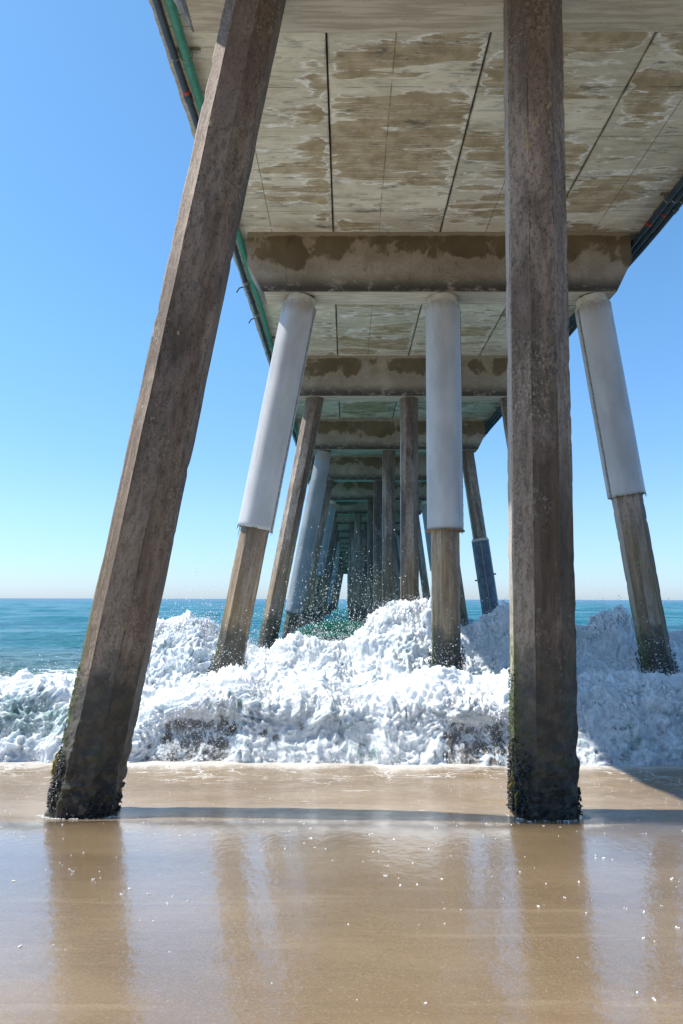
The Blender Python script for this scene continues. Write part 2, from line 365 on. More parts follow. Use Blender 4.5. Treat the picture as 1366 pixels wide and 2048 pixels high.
# ------------------------------------------------------------------ ground
def ground_z(X, Y):
    Z = sand_z(X, Y)+perlin(stack(X*.35, Y*.5, 0.)).reshape(X.shape)*.018*np.exp(-np.maximum(np.abs(Y-5)-4, 0)/4)
    Z = Z-.042*np.tanh((Y-5.05-.16*perlin(stack(X*.45, 0*X, 7.)).reshape(X.shape))/.33)*np.exp(-np.abs(Y-5.3)/3)
    for px_, py_ in ((-2.03, 5.53), (1.54, 5.53)): Z = Z-.03*np.exp(-((X-px_)**2/.4+(Y-py_+.05)**2/.3))
    return Z
def mat_sand():
    s = N('wet_sand'); P = s.pos(); x, y, z = s.xyz(P)
    big = s.noise(s.scale(P, (.7, 1.3, 1)), .9, 5., .55, .4)
    col = s.mix(s.mr(big, .32, .68), (.205, .138, .072), (.30, .215, .122))
    gr = s.noise(P, 420., 3., .8)
    col = s.mix(s.mr(gr, .42, .62, 0., .4), col, (.17, .11, .06))
    g2 = s.noise(P, 130., 3., .8)
    col = s.mix(s.mr(g2, .52, .68, 0., .55), col, (.46, .36, .24))
    g3 = s.noise(P, 75., 4., .8)
    col = s.mix(s.mr(g3, .52, .7, 0., .45), col, (.15, .10, .06))
    streak = s.noise(s.scale(P, (.35, 5., 1)), 1.6, 6., .6)
    col = s.mix(s.mr(streak, .5, .7, 0., .25), col, (.19, .13, .075))
    rr = s.noise(s.scale(P, (.5, 1.5, 1)), 1.5, 4., .6)
    rough = s.mr(rr, .35, .65, .14, .24)
    b1 = s.bump(s.noise(s.scale(P, (1., .7, 1)), 9., 4., .5), .12, .02)
    b2 = s.bump(s.math('ADD', gr, g2), .4, .002, b1)
    bw = s.noise(s.addv(s.scale(P, (.22, 3.2, 1)), s.scale(s.noise(P, .9, 2., col=True), (.4, .4, .4))), 2.2, 7., .65)
    col = s.mix(s.mr(s.math('ABSOLUTE', s.math('SUBTRACT', bw, .5)), .022, .004, 0., .15), col, (.13, .085, .05))
    col = s.mix(s.mr(bw, .56, .68, 0., .2), col, (.44, .35, .24))
    dry = s.mr(s.math('ADD', y, s.math('MULTIPLY', s.math('SUBTRACT', rr, .5), 1.6)), 2.7, 1.5)
    return s.out(col, s.math('ADD', rough, s.math('MULTIPLY', dry, .25)), b2, IOR=1.36, Specular_IOR_Level=.5, Coat_Weight=s.mr(dry, 0., 1., 1., .35), Coat_Roughness=s.mr(dry, 0., 1., .05, .22), Coat_IOR=1.62, Coat_Normal=s.bump(g2, .04, .001, s.bump(s.noise(s.scale(P, (1.2, .7, 1)), 13., 5., .6), .2, .012)))
def geo_axis(a, b, fine, lo, hi, n):
    mid = np.arange(a, b+fine/2, fine)
    L = a-np.geomspace(fine, a-lo+fine, n)[1:]+fine; U = b+np.geomspace(fine, hi-b+fine, n)[1:]-fine
    return np.concatenate([L[::-1], mid, U])
xs = geo_axis(-5, 6, .05, -400, 400, 48); ys = geo_axis(1.8, 9, .04, -120, 140, 48)
Xg, Yg = np.meshgrid(xs, ys)
Zg = ground_z(Xg, Yg)
M_sand = mat_sand()
props(mesh_obj('sand', stack(Xg, Yg, Zg), grid_faces(len(ys), len(xs)), M_sand, smooth=True), 'wet tan beach sand sloping down to the surf', None, None, 'structure')

# ------------------------------------------------------------------ sea
def water_mat():
    s = N('sea_water'); P = s.pos(); x, y, z = s.xyz(P)
    far = s.mr(y, 30., 900.)
    col = s.mix(far, (.0, .135, .165), (.0, .06, .13))
    near = s.mr(y, 40., 14.)
    col = s.mix(s.math('MULTIPLY', near, .7), col, (.11, .165, .155))
    gre = s.math('MULTIPLY', s.mr(z, .0, .9), s.mr(y, 24., 20.))
    col = s.mix(gre, col, (.008, .085, .06))
    mott = s.noise(s.scale(P, (.06, .25, 1)), 1., 5., .6)
    col = s.mix(s.mr(mott, .45, .65, 0., .45), col, (.003, .055, .10))
    fm = s.attr('foam')
    lace = s.noise(s.scale(P, (.5, 1.6, 1)), 3.2, 8., .68, 1.0)
    fmask = s.math('MULTIPLY', s.mr(lace, s.math('SUBTRACT', .72, s.math('MULTIPLY', fm, .45)), s.math('SUBTRACT', .80, s.math('MULTIPLY', fm, .45))), s.mr(fm, .01, .12))
    col = s.mix(fmask, col, (.78, .82, .83))
    dist = s.mr(y, 12., 300., 1., .25)
    h1 = s.noise(s.scale(P, (.8, 1.6, 1)), 1.3, 6., .6, .4)
    b = s.bump(h1, s.math('MULTIPLY', dist, .9), .35)
    b = s.bump(s.noise(s.scale(P, (.09, .28, 1)), 1., 5., .65), .9, 2.2, b)
    return s.out(col, s.mr(fmask, 0, 1, .16, .7), b, IOR=1.33, Specular_IOR_Level=.2)
SEA = -.32
ysea = np.concatenate([np.arange(8.6, 30, .09), np.geomspace(30, 9000, 330)])
us = np.linspace(-1, 1, 381)
us = np.sign(us)*(np.abs(us)**1.25)
Xs = us[None, :]*(16+ysea[:, None]*1.35); Ys = np.broadcast_to(ysea[:, None], Xs.shape)
ph = perlin(stack(Xs*.02, Ys*.02, 0.)).reshape(Xs.shape)*3
amp = sstep(14, 26, Ys)*np.exp(-np.maximum(Ys-400, 0)/300)
Zs_ = SEA+amp*(.20*np.sin(Ys*.42+ph+Xs*.03)+.07*np.sin(Ys*1.1+Xs*.25+ph*2)+.05*np.sin(Ys*.8-Xs*.45+ph))
Zs_ += sstep(9, 15, Ys)*np.exp(-Ys/120)*.07*fbm(stack(Xs*.7, Ys*1.1, 3.), 4).reshape(Xs.shape)
cr = 17.6+.5*perlin(stack(Xs*.2, 0*Ys, 1.)).reshape(Xs.shape)
dY = Ys-cr
hump = np.where(dY < 0, np.exp(-(dY/1.0)**2), np.exp(-(dY/2.6)**2))
hx = .10+1.22*np.exp(-((Xs+.25)/1.5)**4)+.5*np.exp(-((Xs-8.5)/2.6)**2)+.18*np.exp(-((Xs+9)/4)**2)
Zs_ += hump*hx
foam = .70*np.exp(-((Ys-14.8)/1.4)**2)+.42*np.exp(-((Ys-16)/1.2)**2)+.24*np.exp(-((Ys-20)/5)**2)
foam *= (.75+.6*perlin(stack(Xs*.3, Ys*.5, 9.)).reshape(Xs.shape))
props(mesh_obj('sea', stack(Xs, Ys, Zs_), grid_faces(len(ysea), len(us)), water_mat(), smooth=True, attrs={'foam': foam.ravel()}),
      'teal sea reaching the horizon behind the pier', None, None, 'structure')

# thin turbid swash water over the sand
def swash_mat():
    s = N('sandy_swash_water'); P = s.pos(); x, y, z = s.xyz(P)
    big = s.noise(s.scale(P, (.5, 1.3, 1)), 1.3, 6., .6, .5)
    col = s.mix(s.mr(big, .35, .65), (.265, .19, .115), (.36, .275, .185))
    st = s.noise(s.scale(P, (.35, 2.6, 1)), 3., 8., .7, .8)
    wp = s.addv(s.scale(P, (.55, 1., 1)), s.scale(s.noise(P, 1.6, 4., .6, col=True), (.7, .7, .7)))
    web = s.math('MULTIPLY', s.mr(s.voro(wp, 3.2, 'DISTANCE_TO_EDGE'), s.mr(y, 6.2, 8.2, .004, .07), .0), s.mr(s.noise(P, 1.1, 5., .6), s.mr(y, 5.6, 8., .60, .36), s.mr(y, 5.6, 8., .68, .5)))
    film = s.mr(s.math('ADD', y, s.math('MULTIPLY', s.noise(s.scale(P, (1, .4, 1)), 1.8, 7., .7), 1.1)), 8.0, 8.5)
    fo = s.math('MULTIPLY', s.math('MAXIMUM', s.math('MAXIMUM', s.mr(st, s.mr(y, 5.3, 8.2, .655, .57), s.mr(y, 5.3, 8.2, .69, .63)), web), film), .85)
    col = s.mix(fo, col, (.72, .69, .64))
    b = s.bump(s.noise(s.scale(P, (1., 1.4, 1)), 8., 5., .6, .5), s.mr(y, 5.4, 6.6, .15, .8), .03)
    b = s.bump(s.noise(s.scale(P, (1., 1.5, 1)), 34., 4., .7), s.mr(y, 5.4, 6.8, .10, 1.), .02, b)
    return s.out(col, s.mr(fo, 0, 1, .07, .5), b, IOR=1.33, Specular_IOR_Level=.55)
xw = np.linspace(-14, 15, 580); tw = np.linspace(0, 1, 90)
Xw, Tw = np.meshgrid(xw, tw)
edge = 5.02+.07*perlin(stack(xw*.5, 0*xw, 2.))+.035*perlin(stack(xw*2.2, 0*xw, 5.))+.02*(xw+1)*(xw < 0)
Yw = edge[None, :]+Tw**1.3*(8.9-edge[None, :])
off_ = np.interp(Tw, [0, .05, .3, 1], [-.02, .0015, .014, .03])
Zw = ground_z(Xw, Yw)+off_+sstep(.02, .2, Tw)*.004*fbm(stack(Xw*3, Yw*6, 4.), 3).reshape(Xw.shape)
Zw += sstep(.25, .7, Tw)*(.018*fbm(stack(Xw*1.2, Yw*2.2, 4.), 3).reshape(Xw.shape)+.014*np.sin(Yw*4.2+Xw*.3))
props(mesh_obj('shallow_water', stack(Xw, Yw, Zw), grid_faces(90, 580), swash_mat(), smooth=True), 'thin sandy swash water running up the beach', None, None, 'structure')

# ------------------------------------------------------------------ piles
BASE_Z = -1.2
def shaft_mesh(fine, seed, length=9.0, rad=.256):
    """straight octagonal shaft from z=-1.2 up in local space, faces square to the pier; rough low down"""
    per = 5 if fine == 2 else (3 if fine == 1 else 1); dz = {2: .03, 1: .08, 0: 3.}[fine]
    zs_ = np.arange(BASE_Z, length+BASE_Z+dz*.5, dz)
    ang = [math.pi/8+k*math.pi/4 for k in range(8)]
    cor = np.array([[math.cos(a), math.sin(a)] for a in ang])*rad
    ring = []
    for k in range(8):
        a, b = cor[k], cor[(k+1) % 8]
        for j in range(per): ring.append(a+(b-a)*j/per)
    ring = np.array(ring); n = len(ring)
    V = np.concatenate([np.repeat(ring[None], len(zs_), 0), np.broadcast_to(zs_[:, None, None], (len(zs_), n, 1))], 2).reshape(-1, 3)
    if fine:
        P = V+seed*5.1; rn = V[:, :2]/np.linalg.norm(V[:, :2], axis=1)[:, None]
        low = sstep(1.3, .1, V[:, 2])
        iscor = np.tile(np.array([1. if i % per == 0 else 0. for i in range(n)]), len(zs_))
        chip = iscor*np.clip(perlin(P*7)-.3, 0, 1)*.022-iscor*.003
        d = -chip+.006*perlin(P*3)+low*(.022*fbm(P*9, 3, .6)+.012*np.clip(perlin(P*23), 0, 1))
        V[:, :2] += rn*d[:, None]
    F = grid_faces(len(zs_), n, True)
    return V, F
_sm = {}
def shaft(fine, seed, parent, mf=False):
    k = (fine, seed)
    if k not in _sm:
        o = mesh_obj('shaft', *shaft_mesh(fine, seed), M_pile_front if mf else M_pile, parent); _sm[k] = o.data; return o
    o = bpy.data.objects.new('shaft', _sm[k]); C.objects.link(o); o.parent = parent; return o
def jacket(parent, z0, z1, r=.315, m=None, n=48, name='jacket'):
    zz = np.arange(z0, z1+.01, .08); zz[-1] = z1; th = np.linspace(0, 2*math.pi, n, endpoint=False)
    T, Z = np.meshgrid(th, zz)
    rr = r*(1+.012*np.cos(8*(T-math.pi/8+.0)))+.0025*perlin(stack(np.cos(T)*2, np.sin(T)*2, Z*1.2)).reshape(T.shape)
    V = stack(rr*np.cos(T), rr*np.sin(T), Z)
    inner = stack((r-.02)*np.cos(th), (r-.02)*np.sin(th), np.full(n, z0))
    inner2 = inner.copy(); inner2[:, 2] = z0+.4
    F = grid_faces(len(zz), n, True)
    k = len(V); V = np.concatenate([V, inner, inner2])
    i = np.arange(n); j = (i+1) % n
    F = np.concatenate([F, np.stack([i, k+i, k+j, j], 1), np.stack([k+i, k+n+i, k+n+j, k+j], 1)])
    return mesh_obj(name, V, F, m or M_jacket, parent, smooth=True)
def collar(parent, z0, z1, r0=.318, r1=.25):
    bm = bmesh.new(); n = 24; rs = []
    for zz, r in ((z0-.03, r0), (z0+.005, r0-.005), (z0+.03, r0-.05), (z1, r1+.02)):
        rs.append([bm.verts.new((r*math.cos(2*math.pi*k/n)*(1+.02*random.random()), r*math.sin(2*math.pi*k/n), zz+random.uniform(-.006, .006))) for k in range(n)])
    for A, B in zip(rs, rs[1:]):
        for k in range(n): bm.faces.new((A[k], A[(k+1) % n], B[(k+1) % n], B[k]))
    return bm_obj('mortar_collar', bm, M_collar, parent)
def seam(parent, z0, z1, ang, r=.322):
    bm = bmesh.new(); c, s_ = math.cos(ang), math.sin(ang)
    rot = Matrix.Rotation(ang, 4, 'Z')
    add_box(bm, (c*r, s_*r, (z0+z1)/2), (.02, .035, z1-z0-.02), rot)
    z = z0+.12
    while z < z1:
        add_box(bm, (c*(r+.008), s_*(r+.008), z), (.022, .016, .016), rot); z += .17
    return bm_obj('seam_strip', bm, M_seam, parent)
def icos(level=1):
    bm = bmesh.new(); bmesh.ops.create_icosphere(bm, subdivisions=level, radius=1)
    V = np.array([v.co[:] for v in bm.verts]); F = np.array([[v.index for v in f.verts] for f in bm.faces]); bm.free(); return V, F
ICO1, ICO2 = icos(1), icos(2)
def blobs(name, cen, scl, m, parent=None, ico=None, rot=True, smooth=True):
    """cen (n,3), scl (n,3) or (n,)"""
    V0, F0 = ico or ICO1; n = len(cen)
    scl = np.asarray(scl); scl = scl[:, None]*np.ones(3) if scl.ndim == 1 else scl
    V = V0[None]*scl[:, None, :]
    if rot:
        q = rng.normal(size=(n, 4)); q /= np.linalg.norm(q, axis=1)[:, None]; a, b, c, d = q.T
        Rm = np.stack([1-2*(c*c+d*d), 2*(b*c-a*d), 2*(b*d+a*c), 2*(b*c+a*d), 1-2*(b*b+d*d), 2*(c*d-a*b), 2*(b*d-a*c), 2*(c*d+a*b), 1-2*(b*b+c*c)], 1).reshape(n, 3, 3)
        V = np.einsum('nij,nvj->nvi', Rm, V)
    V = V+cen[:, None, :]
    F = F0[None]+(np.arange(n)*len(V0))[:, None, None]
    return mesh_obj(name, V.reshape(-1, 3), F.reshape(-1, 3), m, parent, smooth=smooth)
def mussels(parent, z0, z1, n, r=.27, spread=.05, ang0=-math.pi, ang1=math.pi):
    th = rng.uniform(ang0, ang1, n); z = z0+(z1-z0)*rng.beta(1.1, 1.6, n)
    k = .5+.5*perlin(stack(np.cos(th)*2.5, np.sin(th)*2.5, z*4)); keep = rng.random(n) < k*1.3
    th, z = th[keep], z[keep]; rr = r+rng.random(len(th))*spread*(1.-(z-z0)/(z1-z0)*.5)
    cen = stack(rr*np.cos(th), rr*np.sin(th), z)
    s_ = rng.uniform(.006, .015, len(th))*(1 if r > .28 else .8); o = blobs('mussel_growth', cen, np.stack([s_, s_*.7, s_*1.7], 1), M_mussel, parent)
    o['kind'] = 'stuff'; return o

ROWX = {'M': (.45, 0.), 'L': (-2.12, .180), 'C': (1.66, .006), 'R': (5.40, -.128)}       # x on the sand (z = 0), lean
def pile_top(i, row):
    x0, k = ROWX[row]
    if row == 'C': x0 = {2: 1.64, 3: 1.72, 4: 1.68, 5: 1.54, 6: 1.47, 7: 1.40, 8: .72}.get(i, 1.5 if i > 8 else x0)
    if (i, row) == (2, 'C'): x0, k = 1.535, .0175
    if (i, row) == (2, 'L'): x0, k = -2.03, .173
    if row == 'L' and i == 4: x0 = -2.16
    return x0, k
LAB = {
 (2, 'L'): 'big dark leaning bare concrete pile in the left foreground with green slime on its foot',
 (2, 'C'): 'biggest upright bare concrete pile in the right foreground with a black crusted foot',
 (3, 'L'): 'leaning pile wearing a long white jacket, rising from the surf left of centre',
 (3, 'C'): 'upright pile wearing a long white jacket with a rusty ring at its lower end',
 (3, 'R'): 'white jacketed pile leaning out over the surf on the far right',
 (4, 'L'): 'bare pile with an orange sunlit edge and rust spots, just behind the leaning white jacket',
 (4, 'C'): 'bare upright pile just left of the upright white jacket',
 (4, 'R'): 'bare leaning pile seen as a sliver left of the biggest upright pile',
 (5, 'L'): 'leaning pile in a pale grey two-piece jacket behind the rust-spotted bare pile',
 (5, 'C'): 'bare brown upright pile behind the bare one left of the white jacket',
 (5, 'R'): 'leaning pile with a blue-black wrap round its lower half against the sky',
 (6, 'L'): 'bare brown leaning pile between the grey two-piece jacket and the blue-grey one',
 (6, 'C'): 'slim upright pile peeking out left of the bare brown upright pile',
 (6, 'R'): 'bare leaning pile mostly hidden behind the white jacket with the rusty ring',
 (7, 'L'): 'leaning pile in a short blue-grey jacket deep under the pier',
 (7, 'C'): 'narrow upright pile deep under the pier with a thin bright left edge',
 (7, 'R'): 'leaning pile in a blue-grey jacket seen just left of the rusty ringed white jacket',
 (8, 'L'): 'bare leaning pile just beyond the short blue-grey jacket',
 (8, 'C'): 'dark upright pile in the middle of the far tunnel, beside the bright gap',
 (8, 'R'): 'bare leaning pile in the shadows deep on the right of the tunnel',
}
def make_pile(i, row):
    x0, k = pile_top(i, row); y = CY[i] if i != 2 else 5.53; fine = 2 if i in (2, 3) else (1 if 1 <= i < 6 else 0)
    if i < 2: lab = 'bare concrete pile behind the viewpoint holding up the landward deck'; g = 'piles landward of the viewpoint'
    elif (i, row) in LAB: lab = LAB[(i, row)]; g = 'concrete piles of the pier'
    elif (i, row) == (2, 'R'): lab = 'leaning concrete pile of the nearest beam, beyond the right picture edge'; g = 'concrete piles of the pier'
    else:
        lab = {'L': 'distant leaning pile in the left row far down the pier', 'M': 'distant upright pile beside the narrow bright gap at the far end of the pier', 'C': 'distant upright pile in the middle row far down the pier', 'R': 'distant leaning pile in the right row far down the pier'}[row]
        g = {'M': 'distant piles by the bright gap', 'L': 'distant left row piles', 'C': 'distant middle row piles', 'R': 'distant right row piles'}[row]
    t = thing('pier_pile', lab, 'pile', (x0, y, 0), (0, math.atan(k), (-.07 if (i, row) == (2, 'C') else 0)), g)
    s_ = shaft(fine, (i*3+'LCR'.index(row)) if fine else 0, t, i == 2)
    if i < 2 or not fine:   # keep the hidden top inside the beam
        pass
    Lz = lambda z: z*math.sqrt(1+k*k)
    if i == 3:
        zb = {'L': 2.82, 'C': 2.80, 'R': 3.42}[row]
        jacket(t, Lz(zb), Lz(6.93)); collar(t, Lz(6.93), Lz(7.09))
        if row != 'C': seam(t, Lz(zb), Lz(6.9), {'L': -.35, 'R': math.pi+.25}[row])
        else:
            seam(t, Lz(zb), Lz(6.9), .1)
            bm = bmesh.new(); bmesh.ops.create_cone(bm, cap_ends=True, segments=40, radius1=.352, radius2=.35, depth=.014, matrix=Matrix.Translation((0, 0, zb-.008)))
            bm_obj('rusty_ring', bm, M_rust, t)
        mussels(t, -.1, {'L': .62, 'C': .85, 'R': .75}[row], 2200, spread=.095)
        bm = bmesh.new()
        for _ in range(16):
            a = random.uniform(-3.1, 0); p = Vector((.315*math.cos(a), .315*math.sin(a), Lz(zb)+.01)); l = random.uniform(.02, .09) if random.random() < .85 else .22
            add_tube(bm, [p, p+Vector((random.uniform(-.01, .01), -.004, -l*.6)), p+Vector((random.uniform(-.02, .02), -.004, -l))], [.007, .005, .001], 6)
        bm_obj('hanging_weed', bm, M_weedg, t)['kind'] = 'stuff'
    elif i == 5 and row == 'L':
        jacket(t, Lz(1.1), Lz(5.9), .318, M_jacket2); jacket(t, Lz(5.85), Lz(7.05), .29, M_jacket2, name='upper_jacket')
    elif i == 7 and row in 'LR':
        zb = {'L': 2.85, 'R': 3.2}[row]; jacket(t, Lz(zb), Lz(6.9), .32, M_jacket2); collar(t, Lz(6.9), Lz(7.09))
    elif i in (11, 12) and row == 'L' or (i in (10, 13) and row == 'R'):
        jacket(t, Lz(1.2), Lz(6.9), .32, M_jacket2, n=16)
    elif i == 5 and row == 'R':
        o = jacket(t, Lz(1.0), Lz(3.75), .325, M_blue, n=8, name='wrap'); 
        seam(t, Lz(1.0), Lz(3.7), -1.75, .31)
        for a, zz in ((.1, 2.5), (math.pi, 2.35)):
            bm = bmesh.new(); add_tube(bm, [(math.cos(a)*.33, math.sin(a)*.33, zz), (math.cos(a)*.40, math.sin(a)*.40, zz)], .03, 10); bm_obj('bolt', bm, M_dark, t)
        collar(t, Lz(3.75), Lz(3.82), .32, .28)
    if i == 2 and row in 'LC':
        o = mussels(t, .0, {'L': .42, 'C': .55}[row], 900, r=.256, spread=.022, ang0=math.pi*.72, ang1=math.pi*1.3)
        o2 = mussels(t, -.02, .20, 500, r=.256, spread=.016)
        # green and yellow weed on the seaward-left edge
        n = 260; th = rng.normal(math.pi*1.06, .28, n); z = rng.uniform(.25, 1.05, n)
        blobs('green_slime', stack(.262*np.cos(th), .262*np.sin(th), z), np.stack([rng.uniform(.003, .007, n), rng.uniform(.003, .007, n), rng.uniform(.004, .010, n)], 1), M_weedg, t, rot=False)['kind'] = 'stuff'
        bm = bmesh.new()
        for _ in range(8 if row == 'L' else 3):
            a = random.uniform(math.pi*1.0, math.pi*1.18); zz = random.uniform(.30, .42) if row == 'L' else random.uniform(.12, .4)
            p = Vector((.268*math.cos(a), .268*math.sin(a), zz))
            q = [p, p+Vector((-.02, -.01, -.03)), p+Vector((random.uniform(-.03, .01), random.uniform(-.03, 0), -.08)), p+Vector((random.uniform(-.03, .02), -.01, -.12))]
            add_tube(bm, q, [.005, .008, .006, .002], 6)
        bm_obj('yellow_weed', bm, M_weed, t)['kind'] = 'stuff'
    return t
for i in range(1, NB):
    for row in ('LCR' if i < 9 else 'LMCR'): make_pile(i, row)

# ------------------------------------------------------------------ cap beams
def cap_mesh(fine):
    xl, xr = -1.82, 5.16
    prof = [(xl, ZS-ZC-.003), (xl, .53), (-1.51, 0), (4.86, 0), (xr, .60), (xr, ZS-ZC-.003)]
    bm = bmesh.new()
    A = [bm.verts.new((x, -TC/2, z)) for x, z in prof]; B = [bm.verts.new((x, TC/2, z)) for x, z in prof]
    bm.faces.new(A); bm.faces.new(B[::-1]); n = len(prof)
    for k in range(n): bm.faces.new((A[k], B[k], B[(k+1) % n], A[(k+1) % n]))
    bmesh.ops.recalc_face_normals(bm, faces=bm.faces)
    es = [e for e in bm.edges if abs(e.verts[0].co.z-e.verts[1].co.z) > -1 and not (e.verts[0].co.z > 1.1 and e.verts[1].co.z > 1.1)]
    bmesh.ops.bevel(bm, geom=es, offset=.014, segments=2, affect='EDGES')
    return bm
cap0 = None
CL = {2: 'pale concrete cap beam overhead at the top edge with rust stains at its left end', 3: 'broad brown stained cap beam resting on the three white jacketed piles',
      4: 'second cap beam beyond the nearest visible one, blotched grey, behind the white jackets', 5: 'mould-blackened cap beam with its cut-off right end against the sky',
      6: 'dark cap beam just below and beyond the one whose right end meets the sky', 7: 'dark cap beam over the short blue-grey jacket'}
for i in range(NB):
    if cap0 is None:
        cap0 = bm_obj('cap_beam', cap_mesh(True), M_cap); o = cap0
    else: o = cap0.copy(); C.objects.link(o)
    o.location = (0, CY[i], ZC)
    props(o, CL.get(i, 'distant concrete cap beam in the dark tunnel under the pier' if i > 7 else 'concrete cap beam landward of the viewpoint'), 'beam', 'cap beams carrying the deck' if 2 <= i < 8 else ('distant cap beams' if i >= 8 else 'landward cap beams'))

# ------------------------------------------------------------------ deck
deck = thing('pier_deck', 'long concrete pier deck overhead, its streaked panel underside stained with lime', 'pier deck', (1.67, 0, ZS))
JX = [-2.2, -.25, 1.70, 3.65, 5.56]
_pm = {}
def panel(x0, x1, y0, y1, gl, gr):
    bm = bmesh.new(); x0 += .012*gl; x1 -= .012*gr
    add_box(bm, ((x0+x1)/2-1.67, (y0+y1)/2, .14), (x1-x0, y1-y0-.004, .28), bevel=.008)
    return bm_obj('deck_panel', bm, M_soffit, deck)
for i in range(NB-1):
    for k in range(4): panel(JX[k], JX[k+1], CY[i], CY[i+1], k > 0, k < 3)
bm = bmesh.new(); L = CY[-1]-CY[0]+.6
add_box(bm, (0, CY[0]-.3+L/2, .345), (7.76, L, .12)); bm_obj('topping_slab', bm, M_top, deck)
bm = bmesh.new()
for sx in (-1, 1): add_box(bm, (sx*3.80, CY[0]-.3+L/2, .53), (.16, L, .25), bevel=.01)
bm_obj('kerb', bm, M_top, deck)
# chipped drip lip under the outer edges
def lip(xc):
    n = int((CY[-1]-CY[0])/.06); y = np.linspace(CY[0], CY[-1], n); j = .02*perlin(stack(y*1.7, 0*y, xc))+.012*perlin(stack(y*7, 0*y, xc))
    sgn = -1 if xc < 1.67 else 1
    V = []
    for a, b in ((-sgn*.05, -.002), (-sgn*.05, -.05), (sgn*.012, -.05), (sgn*.012, .27)):
        V.append(stack(xc-1.67+a+(j*sgn if a*sgn > 0 else 0*j), y, b+0*y))
    V = np.stack(V, 1).reshape(-1, 3)
    return mesh_obj('edge_lip', V, grid_faces(n, 4), M_cap, deck)
lip(-2.2); lip(5.56)

# ------------------------------------------------------------------ pipes and hangers
def pipe(name, x, z, r, m, label, group=None, tapes=(), coup=3.1, off=0., valves=()):
    t = thing(name, label, 'pipe', (x, CY[0], z), group=group)
    y = np.arange(0, CY[-1]-CY[0], .7); bm = bmesh.new()
    wob = [(.010*math.sin(q*.9+x*3)+.006*math.sin(q*2.1), -.012*abs(math.sin(q*.5+x))) for q in y]
    add_tube(bm, [(a, q, b) for q, (a, b) in zip(y, wob)], r, 16); bm_obj('pipe_run', bm, m, t, True)
    at = lambda yy: (np.interp(yy, y, [a for a, _ in wob]), np.interp(yy, y, [b for _, b in wob]))
    q = off+CY[2]-CY[0]
    for _ in range(7):
        a, b = at(q); bm = bmesh.new(); add_tube(bm, [(a, q-.06, b), (a, q-.055, b), (a, q+.055, b), (a, q+.06, b)], [r+.002, r+.010, r+.010, r+.002], 16); bm_obj('coupling', bm, m, t, True); q += coup
    for yy in tapes:
        a, b = at(yy-CY[0]); bm = bmesh.new(); add_tube(bm, [(a, yy-CY[0]-.025, b), (a, yy-CY[0]+.025, b)], r+.003, 16); bm_obj('red_tape', bm, M_red, t)
    for yy in valves:
        a, b = at(yy-CY[0]); yy -= CY[0]; bm = bmesh.new()
        add_tube(bm, [(a, yy-.05, b), (a, yy+.05, b)], r*1.35, 12); add_tube(bm, [(a, yy, b-r), (a-.03, yy, b-r-.07)], .02, 8)
        v_ = bm_obj('valve', bm, M_steel, t)
        bm = bmesh.new(); add_tube(bm, [(a-.03, yy, b-r-.06), (a-.12, yy-.02, b-r-.10), (a-.17, yy-.04, b-r-.20)], .014, 8); bm_obj('lever', bm, M_dark, v_)
    return t
pipe('service_pipe', -2.09, 8.115, .047, M_dark, 'dark grey service pipe along the left deck edge, outside the green pipe', 'pipes under the deck edges', tapes=(8.05,), off=2.4, valves=(13.4, 15.0))
pipe('service_pipe', -1.945, 8.105, .056, M_green, 'green service pipe running under the left deck edge', 'pipes under the deck edges', off=4.9)
pipe('service_pipe', 5.26, 8.12, .048, M_dark, 'innermost of the three dark pipes under the right deck edge', 'pipes under the deck edges', tapes=(11.2,), off=2.0)
pipe('service_pipe', 5.38, 8.115, .046, M_dark, 'middle of the three dark pipes under the right deck edge', 'pipes under the deck edges', tapes=(10.9,), off=3.6)
pipe('service_pipe', 5.50, 8.11, .046, M_dark, 'outermost of the three dark pipes under the right deck edge, against the sky', 'pipes under the deck edges', off=5.0)
def hanger(side, y, label, group, proto=None):
    if proto: t = copy_tree(proto); t.location.y = y
    else:
        x = -1.98 if side < 0 else 5.36
        t = thing('pipe_hanger', label, 'bracket', (x, y, 8.25))
        bm = bmesh.new(); xi, xo = (.19, -.16) if side < 0 else (-.21, .20)
        add_box(bm, ((xi+xo)/2, .0, -.026), (abs(xi-xo), .04, .05), bevel=.003); bm_obj('angle_bar', bm, M_steel, t)
        for px, pz, r in (((-2.09, 8.115, .047), (-1.945, 8.105, .056)) if side < 0 else ((5.26, 8.12, .048), (5.38, 8.115, .046), (5.50, 8.11, .046))):
            bm = bmesh.new(); cx, cz = px-x, pz-8.25; rr = r+.012
            pts = [(cx-rr, -.035, -.03)]+[(cx-rr*math.cos(a), -.035, cz-rr*math.sin(a)) for a in [math.pi*q/10 for q in range(11)]]+[(cx+rr, -.035, -.03)]
            add_tube(bm, pts, .007, 8); bm_obj('u_bolt', bm, M_steel, t)
    t['label'] = label; props(t, group=group); return t
pr = {}
